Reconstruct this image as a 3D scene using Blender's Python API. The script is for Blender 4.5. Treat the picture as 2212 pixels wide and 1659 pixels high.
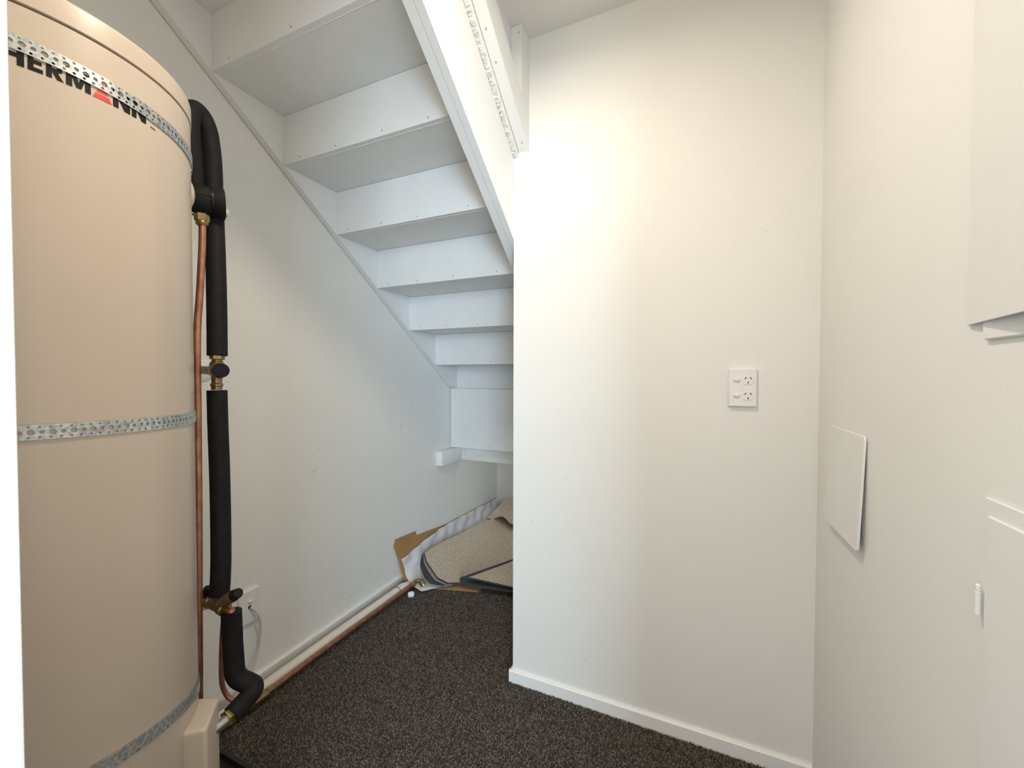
import bpy, bmesh, math, random
import numpy as np
from mathutils import Vector, Matrix

for o in list(bpy.data.objects):
    bpy.data.objects.remove(o)
scene = bpy.context.scene
COL = scene.collection
rnd = random.Random(7)

# ------------------------------------------------------------------ camera
H = 1.1875                      # lens height above the carpet
F = 875.35                      # focal length in pixels of the 2212 frame
FWD = Vector((-0.40380, 0.91460, -0.02080))
RT = Vector((0.91480, 0.40390, 0.00200))
UP = RT.cross(FWD)
FWD.normalize()
RT = FWD.cross(UP).normalized()
UP = RT.cross(FWD).normalized()
cam_d = bpy.data.cameras.new('camera')
cam_d.sensor_fit = 'HORIZONTAL'
cam_d.sensor_width = 36.0
cam_d.lens = F / 2212 * 36.0
cam_d.clip_start = 0.01
cam = bpy.data.objects.new('camera', cam_d)
COL.objects.link(cam)
m = Matrix((RT, UP, -FWD)).transposed().to_4x4()
m.translation = Vector((0, 0, H))
cam.matrix_world = m
scene.camera = cam

# ------------------------------------------------------------------ light
scene.view_settings.view_transform = 'Standard'
scene.view_settings.look = 'None'
scene.view_settings.gamma = 1.0
scene.view_settings.use_curve_mapping = False
scene.view_settings.exposure = 0.55

w = bpy.data.worlds.new('World')
scene.world = w
w.use_nodes = True
bgn = w.node_tree.nodes['Background']
bgn.inputs['Color'].default_value = (1.0, 1.0, 0.97, 1)
bgn.inputs['Strength'].default_value = 1.25

def area_light(name, loc, target, sx, sy, power, color, shape='RECTANGLE'):
    d = bpy.data.lights.new(name, 'AREA')
    d.shape = shape
    d.size = sx
    if shape in ('RECTANGLE', 'ELLIPSE'):
        d.size_y = sy
    d.energy = power
    d.color = color
    o = bpy.data.objects.new(name, d)
    COL.objects.link(o)
    o.location = loc
    v = Vector(target) - Vector(loc)
    o.rotation_euler = v.to_track_quat('-Z', 'Y').to_euler()
    return o

# daylight from the window of the room behind the doorway
area_light('window_daylight', (1.85, -2.85, 1.45), (-0.55, 0.9, 0.95), 1.15, 1.9, 118, (0.66, 0.84, 1.0))
LAMP = (-0.40, 0.60)            # ceiling downlight of the cupboard
area_light('downlight_beam', (LAMP[0], LAMP[1], 2.408), (LAMP[0], LAMP[1], 0), 0.10, 0.10, 8.2, (1.0, 0.87, 0.70), 'DISK').data.spread = math.radians(172)

# ------------------------------------------------------------------ helpers
def P(x, y, d):
    """point seen at photo pixel (x, y), d metres along the view axis"""
    return Vector((0, 0, H)) + (FWD + RT * ((x - 1106) / F) - UP * ((y - 829.5) / F)) * d

def Z(x, y, z):
    d = FWD + RT * ((x - 1106) / F) - UP * ((y - 829.5) / F)
    return Vector((0, 0, H)) + d * ((z - H) / d.z)

def link(name, me, mats, parent=None):
    o = bpy.data.objects.new(name, me)
    COL.objects.link(o)
    if not isinstance(mats, (list, tuple)):
        mats = [mats]
    if len(me.materials) == 0:
        for mm in mats:
            me.materials.append(mm)
    if parent is not None:
        o.parent = parent
        o.matrix_parent_inverse = Matrix.Translation(-parent.location) if parent.type == 'EMPTY' else Matrix.Identity(4)
    return o

def bm_obj(name, bm, mats, parent=None, smooth=None):
    me = bpy.data.meshes.new(name)
    bmesh.ops.recalc_face_normals(bm, faces=bm.faces[:])
    bm.to_mesh(me)
    bm.free()
    if smooth is not None:
        me.polygons.foreach_set('use_smooth', [True] * len(me.polygons))
        if smooth < 179:
            me.set_sharp_from_angle(angle=math.radians(smooth))
    return link(name, me, mats, parent)

def tag(o, label, cat, group=None):
    o['label'] = label
    o['category'] = cat
    if group:
        o['group'] = group
    return o

def struct(o):
    o['kind'] = 'structure'
    return o

def empty(name, loc, label, cat, group=None):
    o = bpy.data.objects.new(name, None)
    o.empty_display_size = 0.05
    COL.objects.link(o)
    o.location = loc
    return tag(o, label, cat, group)

def add_box(bm, x0, x1, y0, y1, z0, z1, bevel=0.0):
    r = bmesh.ops.create_cube(bm, size=1.0)
    vs = r['verts']
    for v in vs:
        v.co = Vector((x0 + (v.co.x + .5) * (x1 - x0), y0 + (v.co.y + .5) * (y1 - y0), z0 + (v.co.z + .5) * (z1 - z0)))
    if bevel > 0:
        es = list({e for v in vs for e in v.link_edges})
        bmesh.ops.bevel(bm, geom=es, offset=bevel, segments=2, affect='EDGES', profile=0.5)

def box(name, x0, x1, y0, y1, z0, z1, mat, parent=None, bevel=0.0):
    bm = bmesh.new()
    add_box(bm, x0, x1, y0, y1, z0, z1, bevel)
    return bm_obj(name, bm, mat, parent, 40 if bevel else None)

def add_prism(bm, poly, axis, a, b):
    """polygon (list of 2-tuples) extruded along axis 'x' | 'y' | 'z' from a to b"""
    def co(p, t):
        if axis == 'x':
            return (t, p[0], p[1])
        if axis == 'y':
            return (p[0], t, p[1])
        return (p[0], p[1], t)
    A = [bm.verts.new(co(p, a)) for p in poly]
    B = [bm.verts.new(co(p, b)) for p in poly]
    n = len(poly)
    bm.faces.new(A)
    bm.faces.new(B[::-1])
    for i in range(n):
        bm.faces.new((A[i], B[i], B[(i + 1) % n], A[(i + 1) % n]))

def prism(name, poly, axis, a, b, mat, parent=None):
    bm = bmesh.new()
    add_prism(bm, poly, axis, a, b)
    return bm_obj(name, bm, mat, parent)

def frames(pts):
    T = []
    n = len(pts)
    for i in range(n):
        d = (pts[min(i + 1, n - 1)] - pts[max(i - 1, 0)])
        T.append(d.normalized())
    ref = Vector((0.31, -0.2, 0.93)) if abs(T[0].z) < .8 else Vector((1, .1, 0))
    N = (ref - T[0] * ref.dot(T[0])).normalized()
    out = []
    for t in T:
        N = (N - t * N.dot(t)).normalized()
        out.append((t, N, t.cross(N)))
    return out

def smooth_path(pts, n=8):
    """Catmull-Rom through the points"""
    pts = [Vector(p) for p in pts]
    q = [pts[0] * 2 - pts[1]] + pts + [pts[-1] * 2 - pts[-2]]
    out = []
    for i in range(1, len(q) - 2):
        for k in range(n):
            t = k / n
            a, b, c, d = q[i - 1], q[i], q[i + 1], q[i + 2]
            out.append(.5 * ((2 * b) + (c - a) * t + (2 * a - 5 * b + 4 * c - d) * t * t + (3 * b - a - 3 * c + d) * t ** 3))
    out.append(pts[-1])
    return out

def round_path(pts, rad, n=6):
    """polyline with its corners rounded"""
    pts = [Vector(p) for p in pts]
    out = [pts[0]]
    for i in range(1, len(pts) - 1):
        a, b, c = pts[i - 1], pts[i], pts[i + 1]
        r = min(rad, (a - b).length * .45, (c - b).length * .45)
        p0 = b + (a - b).normalized() * r
        p2 = b + (c - b).normalized() * r
        for k in range(n + 1):
            t = k / n
            out.append(p0 * (1 - t) ** 2 + b * 2 * t * (1 - t) + p2 * t * t)
    out.append(pts[-1])
    return out

def add_tube(bm, pts, r, seg=20, cap=True, wob=0.0):
    fr = frames(pts)
    rings = []
    for i, (p, (t, n, b)) in enumerate(zip(pts, fr)):
        rr = r[i] if isinstance(r, (list, tuple)) else r
        if wob:
            rr = rr * (1 + rnd.uniform(-wob, wob))
        rings.append([bm.verts.new(p + (n * math.cos(a) + b * math.sin(a)) * rr) for a in [2 * math.pi * k / seg for k in range(seg)]])
    for A, B in zip(rings, rings[1:]):
        for k in range(seg):
            bm.faces.new((A[k], A[(k + 1) % seg], B[(k + 1) % seg], B[k]))
    if cap:
        bm.faces.new(rings[0][::-1])
        bm.faces.new(rings[-1])

def tube(name, pts, r, mat, parent=None, seg=20, wob=0.0, smooth=50):
    bm = bmesh.new()
    add_tube(bm, pts, r, seg, True, wob)
    return bm_obj(name, bm, mat, parent, smooth)

def add_lathe(bm, p0, p1, prof, seg=24):
    """prof: (distance along p0->p1 in metres or, when negative length, ...; radius)"""
    p0, p1 = Vector(p0), Vector(p1)
    t = (p1 - p0).normalized()
    ref = Vector((0, 0, 1)) if abs(t.z) < .8 else Vector((1, 0, 0))
    n = (ref - t * ref.dot(t)).normalized()
    b = t.cross(n)
    rings = []
    for d, r in prof:
        rings.append([bm.verts.new(p0 + t * d + (n * math.cos(a) + b * math.sin(a)) * r) for a in [2 * math.pi * k / seg for k in range(seg)]])
    for A, B in zip(rings, rings[1:]):
        for k in range(seg):
            bm.faces.new((A[k], A[(k + 1) % seg], B[(k + 1) % seg], B[k]))
    bm.faces.new(rings[0][::-1])
    bm.faces.new(rings[-1])

def lathe(name, p0, p1, prof, mat, parent=None, seg=24, smooth=35):
    bm = bmesh.new()
    add_lathe(bm, p0, p1, prof, seg)
    return bm_obj(name, bm, mat, parent, smooth)

def hexnut(name, p0, p1, r, mat, parent=None):
    L = (Vector(p1) - Vector(p0)).length
    return lathe(name, p0, p1, [(0, r * .9), (L * .12, r), (L * .88, r), (L, r * .9)], mat, parent, 6, 25)

def sheet(name, grid, thick, mats, parent=None):
    """thick sheet from a grid of points; mats[0] upper face, mats[1] lower face, mats[2] cut edges"""
    nu, nv = len(grid), len(grid[0])
    bm = bmesh.new()
    nor = [[None] * nv for _ in range(nu)]
    for i in range(nu):
        for j in range(nv):
            du = grid[min(i + 1, nu - 1)][j] - grid[max(i - 1, 0)][j]
            dv = grid[i][min(j + 1, nv - 1)] - grid[i][max(j - 1, 0)]
            n = dv.cross(du)
            n.normalize()
            nor[i][j] = n
    T = [[bm.verts.new(grid[i][j]) for j in range(nv)] for i in range(nu)]
    B = [[bm.verts.new(grid[i][j] - nor[i][j] * thick) for j in range(nv)] for i in range(nu)]
    def f(vs, mi):
        fc = bm.faces.new(vs)
        fc.material_index = mi
        fc.smooth = True
    for i in range(nu - 1):
        for j in range(nv - 1):
            f((T[i][j], T[i + 1][j], T[i + 1][j + 1], T[i][j + 1]), 0)
            f((B[i][j], B[i][j + 1], B[i + 1][j + 1], B[i + 1][j]), 1)
    for i in range(nu - 1):
        f((T[i][0], B[i][0], B[i + 1][0], T[i + 1][0]), 2)
        f((T[i][-1], T[i + 1][-1], B[i + 1][-1], B[i][-1]), 2)
    for j in range(nv - 1):
        f((T[0][j], T[0][j + 1], B[0][j + 1], B[0][j]), 2)
        f((T[-1][j], B[-1][j], B[-1][j + 1], T[-1][j + 1]), 2)
    me = bpy.data.meshes.new(name)
    bm.to_mesh(me)
    bm.free()
    me.set_sharp_from_angle(angle=math.radians(50))
    return link(name, me, mats, parent)

def interp(tab, x):
    return float(np.interp(x, [a for a, b in tab], [b for a, b in tab]))

# ------------------------------------------------------------------ materials
def mat(name, col, rough=0.6, metal=0.0, var=None, var_scale=20.0, bump=0.0, bump_scale=200.0, spec=0.5, stretch=(1, 1, 1), detail=4.0):
    mm = bpy.data.materials.new(name)
    mm.use_nodes = True
    nt = mm.node_tree
    b = nt.nodes['Principled BSDF']
    b.inputs['Roughness'].default_value = rough
    b.inputs['Metallic'].default_value = metal
    b.inputs['Specular IOR Level'].default_value = spec
    c = tuple(col) + (1,)
    b.inputs['Base Color'].default_value = c
    geo = nt.nodes.new('ShaderNodeNewGeometry')
    mp = nt.nodes.new('ShaderNodeMapping')
    mp.inputs['Scale'].default_value = stretch
    nt.links.new(geo.outputs['Position'], mp.inputs['Vector'])
    if var is not None:
        nz = nt.nodes.new('ShaderNodeTexNoise')
        nz.inputs['Scale'].default_value = var_scale
        nz.inputs['Detail'].default_value = detail
        nt.links.new(mp.outputs['Vector'], nz.inputs['Vector'])
        rp = nt.nodes.new('ShaderNodeValToRGB')
        rp.color_ramp.elements[0].position = 0.35
        rp.color_ramp.elements[1].position = 0.65
        rp.color_ramp.elements[0].color = c
        rp.color_ramp.elements[1].color = tuple(var) + (1,)
        nt.links.new(nz.outputs['Fac'], rp.inputs['Fac'])
        nt.links.new(rp.outputs['Color'], b.inputs['Base Color'])
    if bump > 0:
        n2 = nt.nodes.new('ShaderNodeTexNoise')
        n2.inputs['Scale'].default_value = bump_scale
        n2.inputs['Detail'].default_value = 3
        nt.links.new(mp.outputs['Vector'], n2.inputs['Vector'])
        bp = nt.nodes.new('ShaderNodeBump')
        bp.inputs['Strength'].default_value = bump
        bp.inputs['Distance'].default_value = 0.002
        nt.links.new(n2.outputs['Fac'], bp.inputs['Height'])
        nt.links.new(bp.outputs['Normal'], b.inputs['Normal'])
    return mm

WHITE = (0.80, 0.795, 0.765)
M_wall = mat('wall_paint', WHITE, 0.55, bump=0.06, bump_scale=350, var=(0.785, 0.78, 0.75), var_scale=3)
M_ceil = mat('ceiling_paint', (0.76, 0.75, 0.73), 0.8, bump=0.05, bump_scale=300)
M_trim = mat('trim_gloss', (0.82, 0.82, 0.80), 0.35, bump=0.03, bump_scale=80)
M_stair = mat('stair_paint', (0.79, 0.80, 0.795), 0.45, bump=0.08, bump_scale=120, var=(0.77, 0.78, 0.775), var_scale=9)
M_timber = mat('painted_timber', (0.79, 0.79, 0.77), 0.6, bump=0.35, bump_scale=260, stretch=(1, 1, 0.25))
M_rough = mat('torn_plasterboard', (0.80, 0.79, 0.76), 0.9, bump=1.0, bump_scale=140, var=(0.62, 0.61, 0.58), var_scale=160)
M_nail = mat('nail_grey', (0.28, 0.29, 0.29), 0.5, var=(0.4, 0.41, 0.41), var_scale=300)
M_tank = mat('tank_enamel', (0.55, 0.465, 0.385), 0.32, bump=0.02, bump_scale=40, var=(0.54, 0.455, 0.375), var_scale=5)
M_dark = mat('dark_seam', (0.05, 0.045, 0.04), 0.7, var=(0.07, 0.06, 0.055))
M_foam = mat('black_foam', (0.007, 0.007, 0.0075), 0.7, bump=0.25, bump_scale=500, var=(0.011, 0.0105, 0.0105), var_scale=40, spec=0.22)
M_tape = mat('black_plastic', (0.007, 0.007, 0.010), 0.35, var=(0.010, 0.010, 0.014), var_scale=80, spec=0.22)
M_copper = mat('copper', (0.47, 0.22, 0.14), 0.42, 0.8, var=(0.32, 0.135, 0.085), var_scale=60, stretch=(1, 1, 0.5))
M_brass = mat('brass', (0.38, 0.275, 0.13), 0.36, 0.9, var=(0.25, 0.17, 0.07), var_scale=70)
M_nickel = mat('nickel', (0.6, 0.58, 0.54), 0.3, 0.9, var=(0.5, 0.48, 0.44), var_scale=60)
M_galv = mat('galvanised', (0.62, 0.64, 0.63), 0.42, 0.75, var=(0.38, 0.42, 0.44), var_scale=170, detail=2)
M_black = mat('print_black', (0.008, 0.008, 0.009), 0.6, var=(0.011, 0.011, 0.012), spec=0.2)
M_red = mat('print_red', (0.72, 0.035, 0.03), 0.45, var=(0.70, 0.04, 0.035))
M_plastic = mat('white_plastic', (0.80, 0.79, 0.78), 0.25, var=(0.79, 0.78, 0.77), var_scale=30)
M_slot = mat('socket_slot', (0.02, 0.02, 0.025), 0.6, var=(0.03, 0.03, 0.03))
M_pvc = mat('pvc_pipe', (0.74, 0.69, 0.61), 0.4, var=(0.70, 0.65, 0.57), var_scale=12)
M_pvcblue = mat('pale_blue_plastic', (0.62, 0.74, 0.82), 0.35, var=(0.6, 0.72, 0.8))
M_cable = mat('grey_cable', (0.62, 0.61, 0.58), 0.4, var=(0.58, 0.57, 0.54), var_scale=40)
M_card = mat('cardboard', (0.43, 0.24, 0.098), 0.85, var=(0.385, 0.21, 0.085), var_scale=15, bump=0.1, bump_scale=90)
M_cardedge = mat('cardboard_edge', (0.50, 0.36, 0.22), 0.9, var=(0.3, 0.18, 0.09), var_scale=300)
M_film = mat('white_film', (0.78, 0.77, 0.79), 0.22, var=(0.70, 0.69, 0.72), var_scale=14, bump=0.35, bump_scale=30, stretch=(1, .35, 1))
M_back = mat('carpet_backing', (0.44, 0.355, 0.26), 0.95, var=(0.60, 0.52, 0.41), var_scale=95, bump=0.5, bump_scale=420, detail=5)
M_pile = mat('carpet_pile_grey', (0.035, 0.035, 0.038), 1.0, var=(0.085, 0.085, 0.09), var_scale=420, bump=1.0, bump_scale=500)
M_backedge = mat('backing_edge', (0.42, 0.41, 0.39), 0.9, var=(0.2, 0.2, 0.2), var_scale=220)
M_tray = mat('black_tray', (0.008, 0.008, 0.009), 0.6, var=(0.012, 0.012, 0.012))
M_metalwhite = mat('powder_coat', (0.78, 0.78, 0.76), 0.4, bump=0.05, bump_scale=500, var=(0.77, 0.77, 0.75))
M_scuff = mat('scuff_grey', (0.45, 0.44, 0.42), 0.8, var=(0.6, 0.6, 0.58), var_scale=200)

# carpet: dark brown grey flecked loops
M_carpet = mat('carpet_base', (0.030, 0.025, 0.021), 1.0, var=(0.055, 0.047, 0.041), var_scale=330, bump=0.8, bump_scale=420)
def tuft_mat():
    mm = bpy.data.materials.new('carpet_tufts')
    mm.use_nodes = True
    nt = mm.node_tree
    b = nt.nodes['Principled BSDF']
    b.inputs['Roughness'].default_value = 1.0
    b.inputs['Specular IOR Level'].default_value = 0.1
    geo = nt.nodes.new('ShaderNodeNewGeometry')
    rp = nt.nodes.new('ShaderNodeValToRGB')
    rp.color_ramp.interpolation = 'LINEAR'
    e = rp.color_ramp.elements
    e[0].position, e[0].color = 0.0, (0.045, 0.038, 0.033, 1)
    e[1].position, e[1].color = 1.0, (0.175, 0.150, 0.127, 1)
    k = e.new(0.55)
    k.color = (0.092, 0.077, 0.067, 1)
    nt.links.new(geo.outputs['Random Per Island'], rp.inputs['Fac'])
    nt.links.new(rp.outputs['Color'], b.inputs['Base Color'])
    return mm
M_tuft = tuft_mat()

# ------------------------------------------------------------------ the room
XL, XM, XR = -1.5065, -0.6214, 0.337       # left wall, end of the middle wall, right wall
YM, YB = 1.4214, 3.10                      # middle wall, back of the stair recess
ZC = 2.4325
floor = struct(box('floor', -1.65, 0.45, -2.2, 3.2, -0.05, 0.0, M_carpet))
struct(box('ceiling', -0.655, 0.45, 0.0, 1.52, ZC, ZC + 0.06, M_ceil))
wl = struct(box('wall_left', XL - 0.10, XL, -0.0, 3.2, 0, 2.95, M_wall))
struct(box('wall_back', XL, -0.53, YB, YB + 0.1, 0, 1.6, M_wall))
wm = struct(box('wall_middle', XM, XR, YM, YM + 0.10, 0, ZC, M_wall))
struct(box('wall_return', XM, XM + 0.10, YM + 0.10, YB, 0, ZC + 0.06, M_wall))
wr = struct(box('wall_right', XR, XR + 0.10, 0.0, YM + 0.10, 0, ZC, M_wall))
# front wall with the doorway the camera stands in
bm = bmesh.new()
add_box(bm, XL, -0.47, 0.0, 0.095, 0, 2.95)
add_box(bm, -0.47, XR, 0.0, 0.095, 2.02, 2.95)
struct(bm_obj('wall_front', bm, M_wall))
# side lining above the stair string, its lower edge cut along the pitch
def lin_z(y):
    return 2.0115 - 0.7375 * (y - YM)
yc = YM + (2.0115 - ZC) / 0.7375
lining = struct(prism('wall_stair', [(YM - 0.0005, lin_z(YM)), (YM - 0.0005, ZC), (yc, ZC)], 'x', -0.620, -0.602, M_wall))
# torn paper and plaster crumbs along the cut edge
bm = bmesh.new()
n = 120
for i in range(n):
    y = yc + (YM - yc - 0.004) * (i + .5) / n
    s = (YM - yc) / n
    d = rnd.uniform(0.001, 0.006)
    x0 = -0.621 - rnd.uniform(0, 0.002)
    x1 = -0.606 + rnd.uniform(-0.004, 0.002)
    zz = lin_z(y)
    vs = [bm.verts.new((x, y + dy, zz - 0.7375 * dy + dz)) for x, dy, dz in
          ((x0, -s * .6, 0.002), (x1, -s * .6, 0.002), (x1 + rnd.uniform(-.002, .002), -s * .5, -d), (x0 + rnd.uniform(0, .004), -s * .5, -d * rnd.uniform(.4, 1)),
           (x0, s * .6, 0.002), (x1, s * .6, 0.002), (x1 + rnd.uniform(-.002, .002), s * .5, -d), (x0 + rnd.uniform(0, .004), s * .5, -d * rnd.uniform(.4, 1)))]
    for f in ((0, 1, 2, 3), (4, 7, 6, 5), (0, 4, 5, 1), (1, 5, 6, 2), (2, 6, 7, 3), (3, 7, 4, 0)):
        bm.faces.new([vs[k] for k in f])
rg = bm_obj('torn_plaster_edge', bm, M_rough, lining)
rg['kind'] = 'stuff'

# skirting boards
SK, ST = 0.0485, 0.012
bm = bmesh.new()
prof = [(XL, 0.0), (XL + ST, 0.0), (XL + ST, SK - 0.004), (XL + ST - 0.004, SK), (XL, SK)]
add_prism(bm, prof, 'y', 0.096, YB - 0.001)
struct(bm_obj('baseboard_left', bm, M_trim))
bm = bmesh.new()
prof = [(YM, 0.0), (YM, SK), (YM - ST + 0.004, SK), (YM - ST, SK - 0.004), (YM - ST, 0.0)]
add_prism(bm, prof, 'x', XM - ST, XR - 0.001)
add_prism(bm, [(XM, 0), (XM - ST, 0), (XM - ST, SK - .004), (XM - ST + .004, SK), (XM, SK)], 'y', YM, YB - 0.4)
struct(bm_obj('baseboard_middle', bm, M_trim))
# door lining and inside architrave at the left of the doorway
t1 = struct(box('trim_1', -0.470, -0.450, -0.012, 0.1253, 0, 2.0, M_trim, None, 0.004))
struct(box('trim_2', -0.53, -0.4705, 0.0955, 0.1155, 0, 2.06, M_trim, None, 0.002))
struct(box('trim_3', -0.470, XR, -0.012, 0.110, 2.0005, 2.0195, M_trim, None, 0.002))

# small scuffs and chips in the paint
def chip(parent, c, u, v, a, b, mt=M_scuff):
    bm = bmesh.new()
    c, u, v = Vector(c), Vector(u), Vector(v)
    nn = u.cross(v).normalized()
    k = 7
    ring = [c + u * (a * math.cos(t) * rnd.uniform(.7, 1.2)) + v * (b * math.sin(t) * rnd.uniform(.7, 1.2)) for t in [2 * math.pi * i / k for i in range(k)]]
    A = [bm.verts.new(p - nn * 0.0005) for p in ring]
    B = [bm.verts.new(p + nn * 0.0005) for p in ring]
    bm.faces.new(A[::-1])
    bm.faces.new(B)
    for i in range(k):
        bm.faces.new((A[i], A[(i + 1) % k], B[(i + 1) % k], B[i]))
    return bm_obj('paint_chip', bm, mt, parent)
for x, z, a, b in ((-0.339, 0.167, .002, .003), (-0.542, 0.636, .007, .001), (-0.079, 1.064, .0015, .0015), (0.203, 1.618, .0022, .0012), (-0.41, 0.81, .0007, .006)):
    chip(wm, (x, YM, z), (1, 0, 0), (0, 0, 1), a, b)
for y, z, a, b, s in ((1.66, 0.125, .028, .0016, .35), (1.70, 0.155, .02, .0013, .5), (1.48, .115, .018, .0022, .25), (1.52, .125, .022, .0012, .5),
                      (1.40, .128, .012, .0012, .3), (1.60, .175, .014, .001, .8), (1.27, 0.77, .02, .0018, .3), (1.29, 0.86, .012, .001, .2), (1.85, .9, .025, .0015, 1.2), (1.95, 1.0, .02, .0012, .4)):
    chip(wl, (XL, y, z), (0, math.cos(s), math.sin(s)), (0, -math.sin(s), math.cos(s)), a, b)

# carpet loops
def carpet_pile():
    rs = np.random.default_rng(3)
    def field(x0, x1, y0, y1, p):
        gx = np.arange(x0, x1, p)
        gy = np.arange(y0, y1, p)
        a, b = np.meshgrid(gx, gy)
        a, b = a.ravel(), b.ravel()
        a = a + rs.uniform(-p * .45, p * .45, a.size)
        b = b + rs.uniform(-p * .45, p * .45, b.size)
        return a, b
    xs, ys = [], []
    for r in ((-1.49, 0.33, 0.60, 1.405, 0.0047), (-1.49, -0.636, 1.405, 2.15, 0.0050)):
        a, b = field(*r)
        xs.append(a); ys.append(b)
    x = np.concatenate(xs); y = np.concatenate(ys)
    n = x.size
    k = 5
    ang = np.arange(k) * 2 * np.pi / k
    ph = rs.uniform(0, 6.28, n)
    r = rs.uniform(0.0024, 0.0036, n)
    h = rs.uniform(0.004, 0.0085, n)
    tx = rs.uniform(-.002, .002, n); ty = rs.uniform(-.002, .002, n)
    V = np.zeros((n, 2 * k + 1, 3), np.float32)
    for i in range(k):
        V[:, i, 0] = x + r * np.cos(ang[i] + ph); V[:, i, 1] = y + r * np.sin(ang[i] + ph); V[:, i, 2] = -0.001
        V[:, k + i, 0] = x + tx * .7 + r * .8 * np.cos(ang[i] + ph); V[:, k + i, 1] = y + ty * .7 + r * .8 * np.sin(ang[i] + ph); V[:, k + i, 2] = h * .68
    V[:, 2 * k, 0] = x + tx; V[:, 2 * k, 1] = y + ty; V[:, 2 * k, 2] = h
    tri = []
    for i in range(k):
        j = (i + 1) % k
        tri += [(i, j, k + j), (i, k + j, k + i), (k + i, k + j, 2 * k)]
    tri = np.array(tri)
    Fc = (tri[None] + (np.arange(n) * (2 * k + 1))[:, None, None]).reshape(-1)
    me = bpy.data.meshes.new('carpet_pile')
    me.vertices.add(n * (2 * k + 1))
    me.vertices.foreach_set('co', V.ravel())
    nf = n * len(tri)
    me.loops.add(nf * 3)
    me.loops.foreach_set('vertex_index', Fc.astype(np.int32))
    me.polygons.add(nf)
    me.polygons.foreach_set('loop_start', np.arange(nf, dtype=np.int32) * 3)
    me.polygons.foreach_set('loop_total', np.full(nf, 3, np.int32))
    me.update()
    o = link('carpet_pile', me, M_tuft, floor)
    o['kind'] = 'stuff'
carpet_pile()

# ------------------------------------------------------------------ staircase
Y0, G, Z0, R_ = 0.5946, 0.2584, 2.3922, 0.1896
XSI, XSO = -1.4745, -0.6755       # inner faces of the two strings
st = empty('staircase', (-1.1, 1.4, 1.6), 'white painted timber staircase seen from beneath with open backs of risers and treads', 'staircase')
def soff(y):
    return Z0 - R_ / G * (y - Y0)
def string(name, x0, x1, ya, yb, depth, par):
    a, b = soff(ya) - .081, soff(yb) - .081
    return prism(name, [(ya, a), (yb, b), (yb, b + depth), (ya, a + depth)], 'x', x0, x1, M_stair, par)
s1 = prism('stringer', [(0.10, soff(.10)), (2.339, soff(2.339)), (2.402, soff(2.339)), (2.402, soff(2.339) + .3), (0.10, soff(.10) + .3)], 'x', XL + .0045, XSI, M_stair, st)
string('stringer', XSO, -0.6462, 0.10, 2.60, 0.38, st)
string('stringer_facing', -0.6452, -0.6218, 0.10, 2.60, 0.38, st)
nail_me = None
for k in range(-1, 8):
    y, z = Y0 + k * G, Z0 - k * R_
    rz = bmesh.new()
    add_box(rz, XSI + .0005, XSO - .0005, y, y + 0.018, z + (0 if k < 7 else 0.0), z + R_ - 0.0006)
    ro = bm_obj('riser', rz, M_stair, st)
    if k < 7:
        bt = bmesh.new()
        add_box(bt, XSI + .0005, XSO - .0005, y + 0.0192, y + G + 0.035, z + 0.0004, z + 0.030)
        bm_obj('tread', bt, M_stair, st)
    if 1 <= k <= 6:
        xs = {1: (-1.38, -1.10, -.86), 2: (-1.393, -1.194, -.986, -.785)}.get(k, (-1.40, -1.22, -1.03, -.80))
        if k == 6:
            xs = (-1.42, -1.25, -1.08, -.80)
        for x in xs:
            x += rnd.uniform(-.01, .01)
            if nail_me is None:
                nb = bmesh.new()
                add_lathe(nb, (0, 0.001, 0), (0, -0.0016, 0), [(0, .0031), (.0016, .0031), (.0026, .0022)], 8)
                nail_me = bpy.data.meshes.new('nail')
                bmesh.ops.recalc_face_normals(nb, faces=nb.faces[:])
                nb.to_mesh(nb_me := nail_me)
                nb.free()
                nail_me.materials.append(M_nail)
            no = bpy.data.objects.new('nail', nail_me)
            COL.objects.link(no)
            no.parent = ro
            no.location = (x, y, z + 0.0155 + rnd.uniform(-.002, .003))
# paint ridge along the joint of riser and tread
for k in (1, 2, 3):
    y, z = Y0 + k * G, Z0 - k * R_
    pts = [Vector((XSI + .004 + (XSO - XSI - .008) * i / 40, y + 0.0186, z - .0002 + rnd.uniform(-.0004, .0004))) for i in range(41)]
    tube('paint_bead', pts, 0.0011, M_trim, st, 6, .3)
lp = box('lower_panel', -1.4965, XM - .002, 2.360, 2.376, 0.7005, 1.097, M_stair, st)
for x, z in ((-1.478, .725), (-1.478, 1.05), (-1.43, .735), (-1.2, .72)):
    no = bpy.data.objects.new('nail', nail_me); COL.objects.link(no); no.parent = lp; no.location = (x, 2.36, z)
bb = box('bearer', -1.4585, XM - .002, 2.43, 2.475, 0.603, 0.694, M_timber, st, .0015)
for x, z in ((-1.43, .67), (-1.435, .645), (-1.33, .64), (-1.325, .637)):
    no = bpy.data.objects.new('nail', nail_me); COL.objects.link(no); no.parent = bb; no.location = (x, 2.43, z)
blk = box('timber_block', XL + .0005, -1.460, 2.193, 2.475, 0.603, 0.694, M_timber, None, .002)
tag(blk, 'short white timber block fixed to the wall under the lowest stair panel', 'block')

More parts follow.
